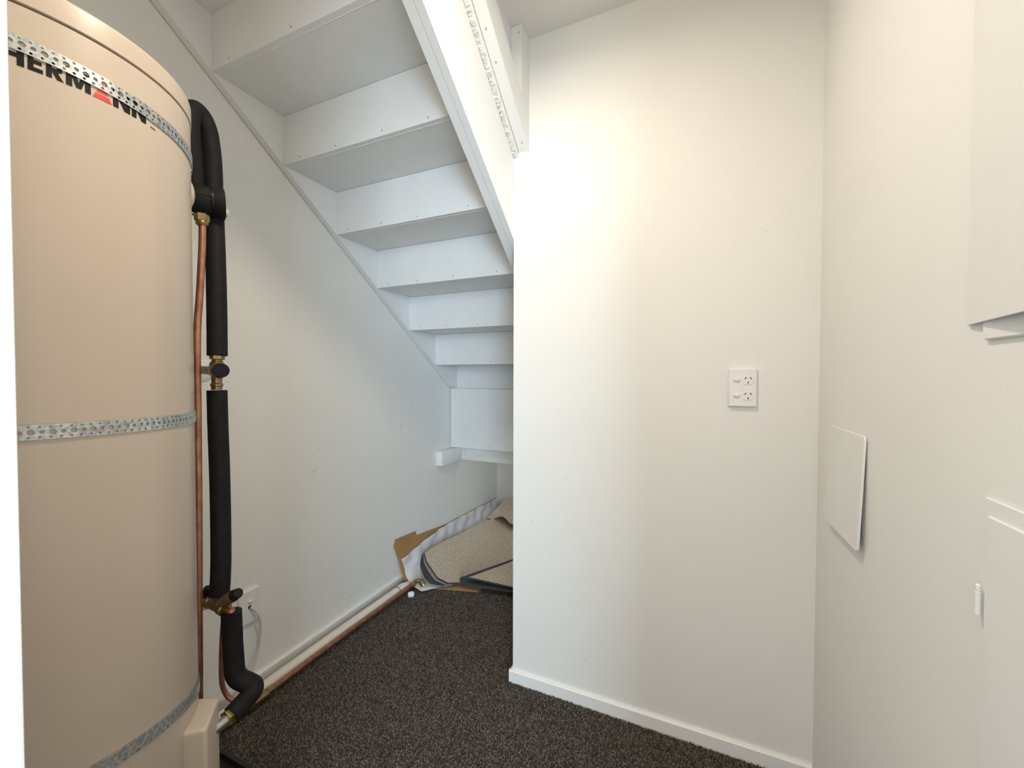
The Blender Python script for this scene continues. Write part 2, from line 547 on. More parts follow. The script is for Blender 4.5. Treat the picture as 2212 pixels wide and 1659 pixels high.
# batten and post in the corner above the string
def bz(y):
    return 2.0254 - 0.7375 * (y - YM)
ya = YM + (2.0254 - ZC) / 0.7375 - 0.02
bat = prism('sloping_batten', [(YM - .0008, bz(YM)), (YM - .0008, bz(YM) + .113), (ya + .173, ZC - .0008), (ya + .022, ZC - .0008)], 'x', -0.6000, -0.5600, M_timber)
tag(bat, 'sloping white timber batten nailed along the stair side beneath the ceiling', 'batten')
for y, d in ((1.395, .016), (1.19, .03), (1.12, .03)):
    nb = bpy.data.objects.new('nail', nail_me)
    COL.objects.link(nb)
    nb.parent = bat
    nb.location = (-0.578 if y > 1.3 else -.584, y, bz(y))
    nb.rotation_euler = (math.radians(54), 0, 0)
post = prism('corner_post', [(1.347, 2.1935), (YM - .0008, 2.1395), (YM - .0008, ZC - .0008), (1.347, ZC - .0008)], 'x', -0.6015, -0.5600, M_timber)
tag(post, 'short upright white timber post between ceiling and sloping batten', 'post')
no = bpy.data.objects.new('nail', nail_me); COL.objects.link(no); no.parent = post; no.location = (-.572, 1.347, 2.405)

# ------------------------------------------------------------------ water heater
HC = Vector((-1.2022, 0.3576, 0))
HR = 0.25
def cyl(deg, z, r=HR):
    a = math.radians(deg)
    return Vector((HC.x + r * math.cos(a), HC.y + r * math.sin(a), z))
ht = empty('water_heater', (HC.x, HC.y, 0.03), 'tall beige cylindrical hot water heater strapped beside the doorway', 'water heater')
def revolve(name, prof, mt, seg=128):
    bm = bmesh.new()
    add_lathe(bm, (HC.x, HC.y, 0), (HC.x, HC.y, 1), prof, seg)
    return bm_obj(name, bm, mt, ht, 30)
revolve('tank_shell', [(0.045, HR - .002), (0.05, HR), (1.7640, HR), (1.7642, HR - .005)], M_tank)
revolve('seam', [(1.7630, HR - .0055), (1.7690, HR - .0055)], M_dark)
lp_ = [(1.7680, HR - .005), (1.7682, HR + .001), (1.7690, HR + .0016)]
for i in range(9):
    a = math.pi / 2 * i / 8
    lp_.append((1.803 + .008 * math.sin(a), HR + .0016 - .008 + .008 * math.cos(a)))
lp_ += [(1.818, HR - .06), (1.82, 0.02)]
revolve('tank_lid', lp_, M_tank)
revolve('base_ring', [(0.030, HR - .012), (0.044, HR - .012)], M_dark)

# lettering on the shell, only the strip under the upper strap shows
LZ, LH = 1.670, 0.030
def letter(quads, a0, a1, mt, name='letter'):
    """quads in a unit square; mapped onto the shell between angles a0 and a1"""
    bm = bmesh.new()
    for q in quads:
        rows = []
        for i in range(5):
            t = i / 4
            pa = ((1 - t) * q[0][0] + t * q[1][0], (1 - t) * q[0][1] + t * q[1][1])
            pb = ((1 - t) * q[3][0] + t * q[2][0], (1 - t) * q[3][1] + t * q[2][1])
            rr = []
            for p in (pa, pb):
                for r in (HR - .0004, HR + .0007):
                    c = cyl(a0 + (a1 - a0) * p[0], LZ + LH * p[1], r)
                    rr.append(bm.verts.new(c))
            rows.append(rr)
        for A, B in zip(rows, rows[1:]):
            bm.faces.new((A[1], B[1], B[3], A[3]))
            bm.faces.new((A[0], A[2], B[2], B[0]))
            bm.faces.new((A[0], B[0], B[1], A[1]))
            bm.faces.new((A[2], A[3], B[3], B[2]))
        for A in (rows[0], rows[-1]):
            bm.faces.new((A[0], A[1], A[3], A[2]))
    return bm_obj(name, bm, mt, ht)
def rc(x0, y0, x1, y1):
    return [(x0, y0), (x1, y0), (x1, y1), (x0, y1)]
L_T = [rc(0, .78, 1, 1), rc(.36, 0, .64, .78)]
L_H = [rc(0, 0, .3, 1), rc(.7, 0, 1, 1), rc(.3, .39, .7, .62)]
L_E = [rc(0, 0, .38, 1), rc(.38, 0, 1, .21), rc(.38, .40, .93, .60), rc(.38, .79, 1, 1)]
L_R = [rc(0, 0, .32, 1), rc(.32, .80, .72, 1), rc(.32, .38, .72, .57), [(.62, .38), (.92, .46), (.92, .92), (.62, 1)], [(.62, 0), (1, 0), (.66, .38), (.32, .38)]]
L_M = [rc(0, 0, .24, 1), rc(.76, 0, 1, 1), [(.40, .05), (.60, .05), (.30, 1), (.10, 1)], [(.40, .05), (.60, .05), (.90, 1), (.70, 1)]]
L_N = [rc(0, 0, .30, 1), rc(.70, 0, 1, 1), [(.66, 0), (.98, 0), (.34, 1), (.02, 1)]]
letter(L_T, -29.0, -24.0, M_black)
letter(L_H, -23.2, -17.6, M_black)
letter(L_E, -16.8, -13.2, M_black)
letter(L_R, -12.4, -8.0, M_black)
letter(L_M, -7.4, -0.6, M_black)
letter([[(0, 0), (1, 0), (.86, .30), (.15, .30)]], -0.06, 5.85, M_red, 'red_bar')
letter([[(.20, .39), (.80, .39), (.68, .66), (.32, .66)]], -0.06, 5.85, M_red, 'red_bar')
letter([[(.36, .75), (.64, .75), (.55, 1), (.45, 1)]], -0.06, 5.85, M_red, 'red_bar')
letter(L_N, 6.3, 12.3, M_black)
letter(L_N, 13.0, 18.8, M_black)
letter([[(0, 0), (1, -.03), (1, .03), (0, .06)]], 20.9, 23.2, M_dark, 'scratch')

# terminal cover low on the shell
bm = bmesh.new()
def cover_poly(z, inset=0.0):
    c = [(-0.9972 - .02, 0.4961 - .01), (-0.9653, 0.529), (-1.0377, 0.5982), (-1.0751 - .01, 0.580 - .01)]
    return c
pts = [Vector((p[0], p[1], 0)) for p in cover_poly(0)]
A = [bm.verts.new((p.x, p.y, 0.12)) for p in pts]
B = [bm.verts.new((p.x, p.y, 0.410)) for p in pts]
bm.faces.new(A[::-1])
bm.faces.new(B)
for i in range(4):
    bm.faces.new((A[i], A[(i + 1) % 4], B[(i + 1) % 4], B[i]))
bmesh.ops.recalc_face_normals(bm, faces=bm.faces[:])
es = [e for e in bm.edges if not all(v in (A[0], A[3], B[0], B[3]) for v in e.verts)]
bmesh.ops.bevel(bm, geom=es, offset=0.009, segments=4, affect='EDGES', profile=.6)
bm_obj('terminal_cover', bm, M_tank, ht, 60)
# boss on the shell where the outlet valve leaves
ob = P(414, 425, 1.000)
od = (Vector((ob.x, ob.y, 0)) - HC).normalized()
ob0 = Vector((HC.x, HC.y, ob.z)) + od * (HR - .004)
lathe('outlet_boss', ob0, ob0 + od, [(0, .036), (.006, .034), (.010, .026), (.013, .018)], M_tank, ht, 32, 60)

# perforated straps
def strap(name, zfn, label, a0=-110, a1=150, r=HR + .0016, width=0.0245):
    per = 5.333
    ncell = int((a1 - a0) / per)
    tile = bmesh.new()
    pl = math.radians(per) * HR
    hw = width / 2
    def loop(pts):
        vs = [tile.verts.new((x, y, 0)) for x, y in pts]
        return [tile.edges.new((vs[i], vs[(i + 1) % len(vs)])) for i in range(len(vs))]
    nsub = 4
    outer = [(pl * i / nsub, -hw) for i in range(nsub + 1)] + [(pl * (nsub - i) / nsub, hw) for i in range(nsub + 1)]
    ed = loop(outer)
    def circ(cx, cy, rr, n):
        return loop([(cx + rr * math.cos(2 * math.pi * i / n), cy + rr * math.sin(2 * math.pi * i / n)) for i in range(n)])
    ed += circ(pl * .25, 0, .0043, 12)
    ed += circ(pl * .75, 0, .0031, 10)
    for cx in (.03, .52):
        for cy in (-.0083, .0083):
            ed += circ(pl * cx + .0026, cy, .0020, 8)
    bmesh.ops.triangle_fill(tile, use_beauty=True, use_dissolve=False, edges=ed)
    tile.verts.index_update()
    tv = [v.co.copy() for v in tile.verts]
    tf = [[v.index for v in f.verts] for f in tile.faces]
    tile.free()
    verts, faces = [], []
    for c in range(ncell):
        base = len(verts)
        for v in tv:
            deg = a0 + c * per + math.degrees(v.x / HR)
            verts.append(cyl(deg, zfn(deg) + v.y, r))
        faces += [[base + i for i in f] for f in tf]
    me = bpy.data.meshes.new(name)
    me.from_pydata([tuple(v) for v in verts], [], faces)
    bm = bmesh.new()
    bm.from_mesh(me)
    bmesh.ops.remove_doubles(bm, verts=bm.verts[:], dist=1e-5)
    for f in bm.faces:
        c = f.calc_center_median()
        f.normal_update()
        if f.normal.dot(Vector((c.x - HC.x, c.y - HC.y, 0))) < 0:
            f.normal_flip()
    bm.to_mesh(me)
    bm.free()
    o = link(name, me, M_galv)
    sm = o.modifiers.new('thickness', 'SOLIDIFY')
    sm.thickness = 0.0011
    sm.offset = 1
    tag(o, label, 'strap', 'galvanised straps around the water heater')
    return o
strap('metal_strap', lambda d: 1.6993 - .00024 * d, 'perforated galvanised strap crossing the lettering near the top of the heater')
strap('metal_strap', lambda d: 1.0938 - .00007 * d, 'perforated galvanised strap around the middle of the heater')
strap('metal_strap', lambda d: .489 - .0003 * max(min(d, 70), -60) - .0000075 * max(min(d, 70), 0) ** 2, 'perforated galvanised strap around the heater just above its terminal cover', width=.0262)

# tray under the heater
bm = bmesh.new()
def rrect(x0, x1, y0, y1, r, z, n=6):
    out = []
    for cx, cy, s in ((x1 - r, y1 - r, 0), (x0 + r, y1 - r, 1), (x0 + r, y0 + r, 2), (x1 - r, y0 + r, 3)):
        for i in range(n + 1):
            a = math.pi / 2 * (s + i / n)
            out.append((cx + r * math.cos(a), cy + r * math.sin(a), z))
    return out
L = [rrect(-1.375, -0.90, .105, .768, .05, 0.0), rrect(-1.375, -0.90, .105, .768, .05, .028), rrect(-1.369, -.906, .111, .762, .045, .030),
     rrect(-1.363, -.912, .117, .756, .04, .028), rrect(-1.363, -.912, .117, .756, .04, .008)]
V = [[bm.verts.new(p) for p in l] for l in L]
for A, B in zip(V, V[1:]):
    for i in range(len(A)):
        bm.faces.new((A[i], A[(i + 1) % len(A)], B[(i + 1) % len(A)], B[i]))
bm.faces.new(V[-1])
bm.faces.new(V[0][::-1])
tr = bm_obj('drip_tray', bm, M_tray, None, 40)
tag(tr, 'low black drip tray on the carpet under the water heater', 'tray')

# ------------------------------------------------------------------ plumbing
RS = 0.0232
# outlet valve wrapped in foam
wv = empty('wrapped_valve', P(450, 436, 1.06), 'black foam wrapped relief valve on the upper side of the water heater', 'valve')
a, b = P(408, 429, 1.056), P(484, 443, 1.105)
Lw = (b - a).length
lathe('foam_wrap', a, b, [(0, .030), (.001, .036), (.012, .0385), (Lw * .3, .0395), (Lw * .58, .0385), (Lw * .62, .0365), (Lw * .66, .0385), (Lw * .9, .0405), (Lw, .040), (Lw + .001, .030)], M_foam, wv, 40, 40)
ax = (b - a).normalized()
lathe('cable_tie', a + ax * Lw * .605, b, [(0, .0372), (.0, .0392), (.0055, .0392), (.0055, .0372)], M_tape, wv, 40, 30)
tv_ = (Vector((0, 0, H)) - (a + b) / 2).normalized()
c0 = a + ax * Lw * .62 + (tv_ - ax * tv_.dot(ax)).normalized() * .0395
bm = bmesh.new()
add_box(bm, c0.x - .004, c0.x + .004, c0.y - .003, c0.y + .003, c0.z - .006, c0.z + .006, .001)
bm_obj('tie_buckle', bm, M_tape, wv, 40)
sd = (tv_ - ax * tv_.dot(ax)).normalized()
sp = [a + ax * (Lw * t) + (sd * .93 + Vector((0, 0, .37))).normalized() * .0392 for t in (.12, .25, .4, .56)]
tube('wrap_seam', sp, .0010, M_foam, wv, 8)
lathe('valve_lever', b + ax * .0006 - Vector((0, 0, .020)), b + ax * .02 - Vector((0, 0, .022)), [(0, .010), (.006, .012), (.009, .008)], M_pvc, wv, 16)
lathe('valve_shank', a - Vector((0, 0, .034)) + ax * .002, a - Vector((0, 0, .034)) + ax * .02, [(0, .009), (.014, .009)], M_nickel, wv, 16)
n0, n1 = P(436, 458, 1.045), P(437, 492, 1.045)
hexnut('brass_nut', P(436, 463, 1.045), P(436.5, 479, 1.045), .0165, M_brass, wv)
lathe('brass_collar', P(436, 478, 1.045), P(437, 488, 1.045), [(0, .0135), (.006, .014), (.011, .011)], M_brass, wv, 20)

# relief pipe
cp = [P(437, 480, 1.045), P(437, 520, 1.045), P(435, 570, 1.045), P(431, 640, 1.04), P(426.5, 700, 1.035), P(425.5, 760, 1.03), P(426.5, 850, 1.03), P(428, 1000, 1.03),
      P(429, 1120, 1.03), P(429.5, 1250, 1.035), P(430, 1380, 1.04), P(430.5, 1500, 1.045), P(431, 1600, 1.045)]
o = tube('copper_pipe', smooth_path(cp, 6), .0082, M_copper, None, 18)
tag(o, 'upright copper pipe running down the side of the water heater from the wrapped valve', 'pipe')

# upper insulated pipe: loop over the valve and down to the mixing valve
loop_pts = [P(418, 405, 1.07), P(413.5, 350, 1.06), P(409.5, 300, 1.055), P(410, 262, 1.055), P(418, 238, 1.065), P(433, 248, 1.085), P(447, 276, 1.10), P(454, 310, 1.11), P(458.5, 355, 1.115), P(460.5, 410, 1.115),
            P(463, 480, 1.11), P(466, 560, 1.10), P(468, 640, 1.09), P(469, 700, 1.085), P(469.5, 768, 1.08)]
o = tube('insulated_pipe', smooth_path(loop_pts, 8), RS, M_foam, None, 24, .004)
tag(o, 'black foam insulated pipe looping over the wrapped valve down to the mixing valve', 'pipe')

# mixing valve on the wall side
D = 1.085
mv = empty('mixing_valve', P(468, 800, D), 'brass mixing valve with black cap between two black insulated pipes', 'valve')
hexnut('hex_nut', P(469.5, 767, D), P(469, 777, D), .0170, M_brass, mv)
lathe('valve_body', P(469, 776, D), P(468, 845, D), [(0, .0115), (.006, .0125), (.008, .0155), (.014, .0170), (.040, .0170), (.046, .0130), (.060, .0120), (.064, .0120), (.066, .0145), (.072, .0145), (.074, .0125), (.082, .0125)], M_brass, mv, 24)
e0 = P(462, 801, D)
cap_d = (P(488, 800, D - .055) - e0).normalized()
lathe('valve_neck', e0, e0 + cap_d, [(0, .012), (.012, .016), (.034, .0195), (.042, .0205), (.044, .0195)], M_brass, mv, 28)
lathe('black_cap', e0 + cap_d * .043, e0 + cap_d, [(0, .0185), (.002, .0192), (.016, .0182), (.018, .0168)], M_tape, mv, 28, 30)
s0, s1_ = P(464, 801, D), P(428, 799, 1.16)
lathe('side_branch', s0, s1_, [(0, .013), (.030, .013), (.0302, .0115), ((s1_ - s0).length, .0115)], M_brass, mv, 20)
eo = tag(lathe('wall_cover_ring', Vector((XL + .0004, .8286, 1.203)), Vector((-1.4, .8286, 1.203)), [(0, .037), (.003, .037), (.006, .030), (.010, .016)], M_plastic, None, 40),
         'round white pipe cover plate on the wall behind the mixing valve', 'cover plate')

# middle insulated pipe
mid = [P(469, 843, 1.08), P(471, 920, 1.08), P(474, 1000, 1.08), P(476.5, 1100, 1.08), P(477.5, 1200, 1.075), P(476, 1255, 1.075), P(474, 1283, 1.075)]
o = tube('insulated_pipe', smooth_path(mid, 8), RS, M_foam, None, 24, .004)
tag(o, 'straight black foam insulated pipe from the mixing valve down to the lower brass valve', 'pipe')

# lower brass valve with black cap, elbow and flange
D2 = 1.07
bv = empty('brass_valve', P(470, 1302, D2), 'brass cold water valve with angled dark cap beside the wall outlet', 'valve')
lathe('valve_inlet', P(472, 1278, D2), P(472, 1300, D2), [(0, .014), (.012, .015), (.018, .012), (.027, .012)], M_brass, bv, 20)
b0, b1 = P(449, 1298, D2 + .02), P(492, 1318, D2 - .01)
Lb = (b1 - b0).length
lathe('valve_body', b0, b1, [(0, .012), (.004, .0165), (.012, .0165), (.014, .0145), (Lb * .5, .0150), (Lb * .68, .0145), (Lb * .7, .0175), (Lb * .85, .0175), (Lb * .88, .0135), (Lb, .0125)], M_brass, bv, 24)
c0, c1 = P(470, 1306, D2), P(506, 1286, D2 - .035)
Lc = (c1 - c0).length
lathe('cap_neck', c0, c1, [(0, .010), (Lc * .3, .0125), (Lc * .45, .0150), (Lc * .7, .0155), (Lc * .95, .0150), (Lc, .0130)], M_brass, bv, 24)
cd = (c1 - c0).normalized()
lathe('dark_cap', c1 - cd * .001, c1 + cd, [(0, .0128), (.002, .0138), (.020, .0125), (.023, .0105)], M_tape, bv, 24, 30)
lathe('white_flange', P(443, 1302, D2 + .035), P(452, 1299, D2 + .015), [(0, .018), (.004, .019), (.012, .014), (.024, .013)], M_plastic, bv, 24)
lathe('lever', P(455, 1268, D2 + .03), P(447, 1284, D2 + .03), [(0, .009), (.004, .014), (.020, .016), (.028, .012)], M_tape, bv, 14)
el = round_path([P(490, 1317, D2 - .01), P(500, 1321, D2 - .012), P(500, 1332, D2 - .012)], .012)
tube('copper_elbow', el, .0105, M_copper, bv, 18)

# lower insulated pipe, bent back to the heater inlet
low = round_path([P(500, 1322, 1.055), P(503, 1395, 1.06), P(508, 1463, 1.06), P(556, 1484, 1.075), P(500, 1545, 1.01)], .020, 8)
li = empty('insulated_pipe', P(508, 1463, 1.06), 'black foam insulated pipe bent back under the brass valve to the heater inlet', 'pipe')
tube('foam_sleeve', low, RS, M_foam, li, 24, .004)
i0 = P(502, 1543, 1.012)
i1 = P(480, 1561, .985)
hexnut('brass_nut', i0, i0 + (i1 - i0).normalized() * .020, .0195, M_brass, li)
id_ = (i1 - i0).normalized()
lathe('inlet_stub', i0 + id_ * .019, i1, [(0, .0125), (.03, .0125), (.034, .012), (.036, .010)], M_nickel, li, 20)
jv = P(508, 1459, 1.06)
fr_n = (P(508, 1463, 1.06) - P(503, 1395, 1.06)).normalized()
# thin copper drain tail
dt = smooth_path([P(485, 1325, 1.095), P(481, 1360, 1.11), P(478.5, 1420, 1.12), P(479, 1470, 1.12), P(486, 1495, 1.125), P(500, 1511, 1.13), P(520, 1512, 1.14), P(535, 1500, 1.15)], 8)
o = tube('copper_pipe', dt, .0062, M_copper, None, 14)
tag(o, 'thin dark copper drain pipe curling behind the bent insulated pipe', 'pipe')

# pipes along the floor by the left wall
fp = empty('copper_pipe', (-1.395, 1.3, 0.03), 'long copper pipe lying along the carpet beside the white plastic pipe', 'pipe')
zc = 0.032
fpts = [Vector((-1.398, .62, zc - .006)), Vector((-1.398, .80, zc - .004)), Vector((-1.401, 1.0, zc)), Vector((-1.400, 1.3, zc)), Vector((-1.394, 1.6, zc)), Vector((-1.386, 1.79, zc + .008))]
tube('pipe_run', smooth_path(fpts, 6), .0105, M_copper, fp, 18)
def along(y0, y1, prof, nm, seg=20, hexa=False):
    pa, pb = Vector((-1.4005, y0, zc - .002)), Vector((-1.4005, y1, zc - .002))
    return lathe(nm, pa, pb, prof, M_brass, fp, 6 if hexa else seg, 25)
along(.880, .888, [(0, .014), (.014, .0155), (.016, .0135)], 'brass_collar')
along(.897, .93, [(0, .0175), (.022, .0175)], 'brass_nut', 6, True)
along(.919, .99, [(0, .0145), (.050, .0145)], 'brass_coupling')
along(.968, .99, [(0, .0175), (.022, .0175)], 'brass_nut', 6, True)
along(.990, 1.0, [(0, .0150), (.012, .0130)], 'brass_collar')
e = Vector((-1.386, 1.785, zc + .008))
hexnut('brass_nut', e, e + Vector((.0006, .018, 0)), .0165, M_brass, fp)
tube('brass_elbow', round_path([e + Vector((0, .016, 0)), e + Vector((.004, .045, .006)), e + Vector((.035, .050, .002))], .02), [.0125] * 9, M_brass, fp, 16)
hexnut('end_nut', e + Vector((.028, .048, .001)), e + Vector((.048, .044, -.010)), .0150, M_brass, fp)
lathe('end_tail', e + Vector((.046, .044, -.009)), e + Vector((.058, .040, -.020)), [(0, .011), (.010, .011), (.013, .008)], M_nickel, fp, 16)

pv = empty('plastic_pipe', (-1.436, 1.3, 0.02), 'long white plastic drain pipe lying between the baseboard and the copper pipe', 'pipe')
tube('pipe_run', [Vector((-1.441, .62, .0275)), Vector((-1.440, 1.3, .0275)), Vector((-1.433, 1.735, .0275))], .0215, M_pvc, pv, 28)
tube('pipe_socket', round_path([Vector((-1.433, 1.725, .0275)), Vector((-1.428, 1.77, .0275)), Vector((-1.424, 1.80, .020))], .02), .0240, M_pvc, pv, 28)
o = tube('pipe_mark', [Vector((-1.433, 1.7225, .0275)), Vector((-1.433, 1.7240, .0275))], .0246, M_dark, pv, 28)
cl = tag(lathe('pipe_end_cap', Z(881, 1285, .018), Z(896, 1283, .018), [(0, .010), (.004, .014), (.022, .016), (.030, .014), (.034, .007)], M_pvcblue, None, 24, 60),
         'small pale blue plastic cap under the end of the copper pipe on the carpet', 'cap')

# ------------------------------------------------------------------ wall sockets
def rounded_plate(bm, w, h, d, r, bev=.0015, n=5):
    """plate standing on z=0 plane, thickness along +z"""
    def rr(ins, z):
        out = []
        for cx, cy, s in ((w / 2 - r, h / 2 - r, 0), (-w / 2 + r, h / 2 - r, 1), (-w / 2 + r, -h / 2 + r, 2), (w / 2 - r, -h / 2 + r, 3)):
            for i in range(n + 1):
                a = math.pi / 2 * (s + i / n)
                out.append((cx + (r - ins) * math.cos(a), cy + (r - ins) * math.sin(a), z))
        return out
    V = [[bm.verts.new(p) for p in rr(i_, z_)] for i_, z_ in ((0, 0), (0, d - bev), (bev, d))]
    for A, B in zip(V, V[1:]):
        for i in range(len(A)):
            bm.faces.new((A[i], A[(i + 1) % len(A)], B[(i + 1) % len(A)], B[i]))
    bm.faces.new(V[-1])
    bm.faces.new(V[0][::-1])

def plate_part(name, w, h, d, r, mt, parent, mw, off, rot=0.0, bev=.0015):
    bm = bmesh.new()
    rounded_plate(bm, w, h, d, r, bev)
    bm.transform(mw @ Matrix.Translation(off) @ Matrix.Rotation(rot, 4, 'Z'))
    return bm_obj(name, bm, mt, parent, 35)

# double socket on the middle wall; local x = world x, y = world z, z = out of the wall
cx, cz = 0.1061 + .038, 1.2102 - .058
mw = Matrix(((1, 0, 0, cx), (0, 0, -1, YM), (0, 1, 0, cz), (0, 0, 0, 1)))
so = empty('power_socket', (cx, YM, cz), 'white double power socket with two switches on the wall', 'socket')
plate_part('faceplate', .0762, .1160, .0105, .0035, M_plastic, so, mw, (0, 0, .0003), 0, .0025)
for zz in (.0245, -.0228):
    sw = plate_part('rocker_switch', .0175, .0105, .006, .005, M_plastic, so, mw, (-.0165, zz, .0104), 0, .002)
    fc = plate_part('socket_face', .0285, .0275, .0016, .0085, M_plastic, so, mw, (.0145, zz - .002, .0104), 0, .0007)
    for dx, dy, rt_ in ((-.0072, .0062, -.62), (.0072, .0062, .62), (0, -.0075, 0)):
        plate_part('pin_slot', .0023, .0074, .0005, .0004, M_slot, fc, mw, (.0145 + dx, zz - .002 + dy, .0119), rt_, .0001)

# outlet with flexible cable on the left wall; local x = world y (towards the stairs), out = +x
cy, cz = .970, .325
mwl = Matrix(((0, 0, 1, XL), (1, 0, 0, cy), (0, 1, 0, cz), (0, 0, 0, 1)))
ou = empty('cable_outlet', (XL, cy, cz), 'white cable outlet plate with one switch on the left wall beside the heater', 'socket')
plate_part('faceplate', .0762, .1240, .0120, .0035, M_plastic, ou, mwl, (0, 0, .0003), 0, .0025)
plate_part('rocker_switch', .0150, .0100, .006, .0045, M_plastic, ou, mwl, (.002, .020, .0119), 0, .002)
plate_part('cable_gland', .0130, .0130, .003, .0060, M_slot, ou, mwl, (.001, -.002, .0115), 0, .0006)
cab = [Vector((XL + .0146, .971, .322)), Vector((XL + .024, .980, .314)), Vector((XL + .036, .9885, .290)), Vector((XL + .034, .995, .255)), Vector((XL + .030, .9965, .21)),
       Vector((XL + .026, .988, .15)), Vector((XL + .024, .962, .105)), Vector((XL + .024, .925, .080)), Vector((XL + .024, .88, .066)), Vector((XL + .03, .82, .062)), Vector((XL + .05, .74, .075))]
o = tube('power_cable', smooth_path(cab, 8), .0046, M_cable, None, 12)
tag(o, 'pale grey power cable hanging from the outlet plate behind the insulated pipe', 'cable')

# ------------------------------------------------------------------ right wall fittings
# loose access cover; local x = towards the doorway (-y), out = -x
mwr = Matrix(((0, 0, -1, XR), (-1, 0, 0, 1.178), (0, 1, 0, .939), (0, 0, 0, 1)))
ac = empty('access_cover', (XR, 1.178, .939), 'plain white access cover sitting loose on the right wall', 'cover')
tilt = Matrix.Translation((0, .1225, .0)) @ Matrix.Rotation(math.radians(-2.2), 4, 'X') @ Matrix.Translation((0, -.1225, 0))
plate_part('cover_plate', .227, .245, .0040, .010, M_metalwhite, ac, mwr @ tilt, (0, 0, .0015), 0, .0012)
bm = bmesh.new()
add_box(bm, XR - .0012, XR - .0003, 1.080, 1.276, .850, 1.03)
bm_obj('wall_box', bm, M_scuff, ac)

# lower metal cabinet with hinged door
lc = empty('metal_cabinet', (XR, .50, .76), 'white flush metal cabinet door with pin hinge low on the right wall', 'cabinet')
bm = bmesh.new()
mw2 = Matrix(((0, 0, -1, XR), (-1, 0, 0, .455), (0, 1, 0, .775), (0, 0, 0, 1)))
plate_part('cabinet_frame', .480, .528, .0030, .006, M_metalwhite, lc, mw2, (0, 0, .0003), 0, .0012)
plate_part('cabinet_door', .455, .487, .0030, .004, M_metalwhite, lc, mw2, (0, 0, .0032), 0, .0012)
hg = lathe('hinge', Vector((XR - .0085, .6885, .892)), Vector((XR - .0085, .6885, .930)), [(0, .0022), (.0005, .0030), (.0285, .0030), (.029, .0024), (.0292, .0015), (.031, .0015), (.0312, .0026), (.037, .0024), (.0385, .0012)], M_metalwhite, lc, 14)

# upper cabinet, door standing ajar
uc = empty('metal_cabinet', (XR, .50, 1.50), 'white metal cabinet with its door standing ajar above the flush cabinet', 'cabinet')
mw3 = Matrix(((0, 0, -1, XR), (-1, 0, 0, .4505), (0, 1, 0, 1.4965), (0, 0, 0, 1)))
plate_part('cabinet_frame', .500, .528, .0050, .005, M_metalwhite, uc, mw3, (0, 0, .0003), 0, .0018)
dm = Matrix.Translation((-.2845, 0, .0)) @ Matrix.Rotation(math.radians(-8.0), 4, 'Y') @ Matrix.Translation((.2845, 0, 0))
plate_part('cabinet_door', .569, .49, .0022, .001, M_metalwhite, uc, mw3 @ dm, (0, 0.0035, .0018), 0, .0005)

# ------------------------------------------------------------------ carpet offcuts, film and cardboard by the stair recess
def cgrid(fn, nu, nv):
    return [[Vector(fn(i / (nu - 1), j / (nv - 1))) for j in range(nv)] for i in range(nu)]

# cardboard sheet: up the wall and onto the floor
ctop = [(1.776, .236), (1.790, .270), (1.972, .252), (1.976, .224), (2.27, .188), (2.6, .172), (3.05, .150)]
def card(u, v):
    # u along the wall, v from the top down to the floor and out
    ys = [0, .012, .05, .1, .135, .1360, .2, .3, .4, .6, .8, 1]
    y = 1.776 + u * 1.28
    zt = interp(ctop, y)
    prof = [(0, XL + .006, zt), (.25, XL + .010, zt * .62 + .01), (.45, XL + .028, .060), (.55, XL + .055, .030), (.66, XL + .10, .014), (1.0, -1.05, .010)]
    x = interp([(a_, b_) for a_, b_, c_ in prof], v)
    z = interp([(a_, c_) for a_, b_, c_ in prof], v)
    lead = interp([(0, 0), (.45, .05), (.66, .04), (1, .15)], v) * (1 - u)
    return (x, y + lead + .004 * math.sin(9 * v) * (1 - u), z + .002 * math.sin(7 * u + 5 * v))
us = np.unique(np.concatenate([np.linspace(0, 1, 26), [.011, .153, .1562]]))
grid = [[Vector(card(u, v)) for v in np.linspace(0, 1, 22)] for u in us]
o = sheet('cardboard_sheet', grid, .0035, [M_card, M_card, M_cardedge])
tag(o, 'brown cardboard sheet curling up the wall under the carpet offcuts', 'cardboard')

ftop = [(1.826, .148), (1.98, .168), (2.18, .188), (2.34, .190), (2.94, .160), (3.06, .150)]
def film(u, v):
    y = 1.822 + u * 1.22
    zt = interp(ftop, y)
    prof = [(0, XL + .020, zt), (.25, XL + .026, zt * .60 + .01), (.45, XL + .042, .066), (.55, XL + .066, .038), (.68, XL + .12, .021), (1.0, -1.26, .0165)]
    x = interp([(a_, b_) for a_, b_, c_ in prof], v)
    z = interp([(a_, c_) for a_, b_, c_ in prof], v)
    lead = interp([(0, 0), (.3, .02), (.55, .0), (.85, -.035), (1, .05)], v) * max(0, 1 - u * 2.5)
    wr_ = .003 * math.sin(31 * u + 3 * v) * math.sin(11 * v + 2) + .0025 * math.sin(57 * u + 9 * v)
    return (x + wr_ + .0035 * abs(math.sin(40 * u)), y + lead, z + abs(wr_) * .6)
o = sheet('plastic_film', cgrid(film, 60, 26), .0006, [M_film, M_film, M_film])
tag(o, 'crumpled white plastic film between the cardboard and the carpet offcuts', 'plastic film')

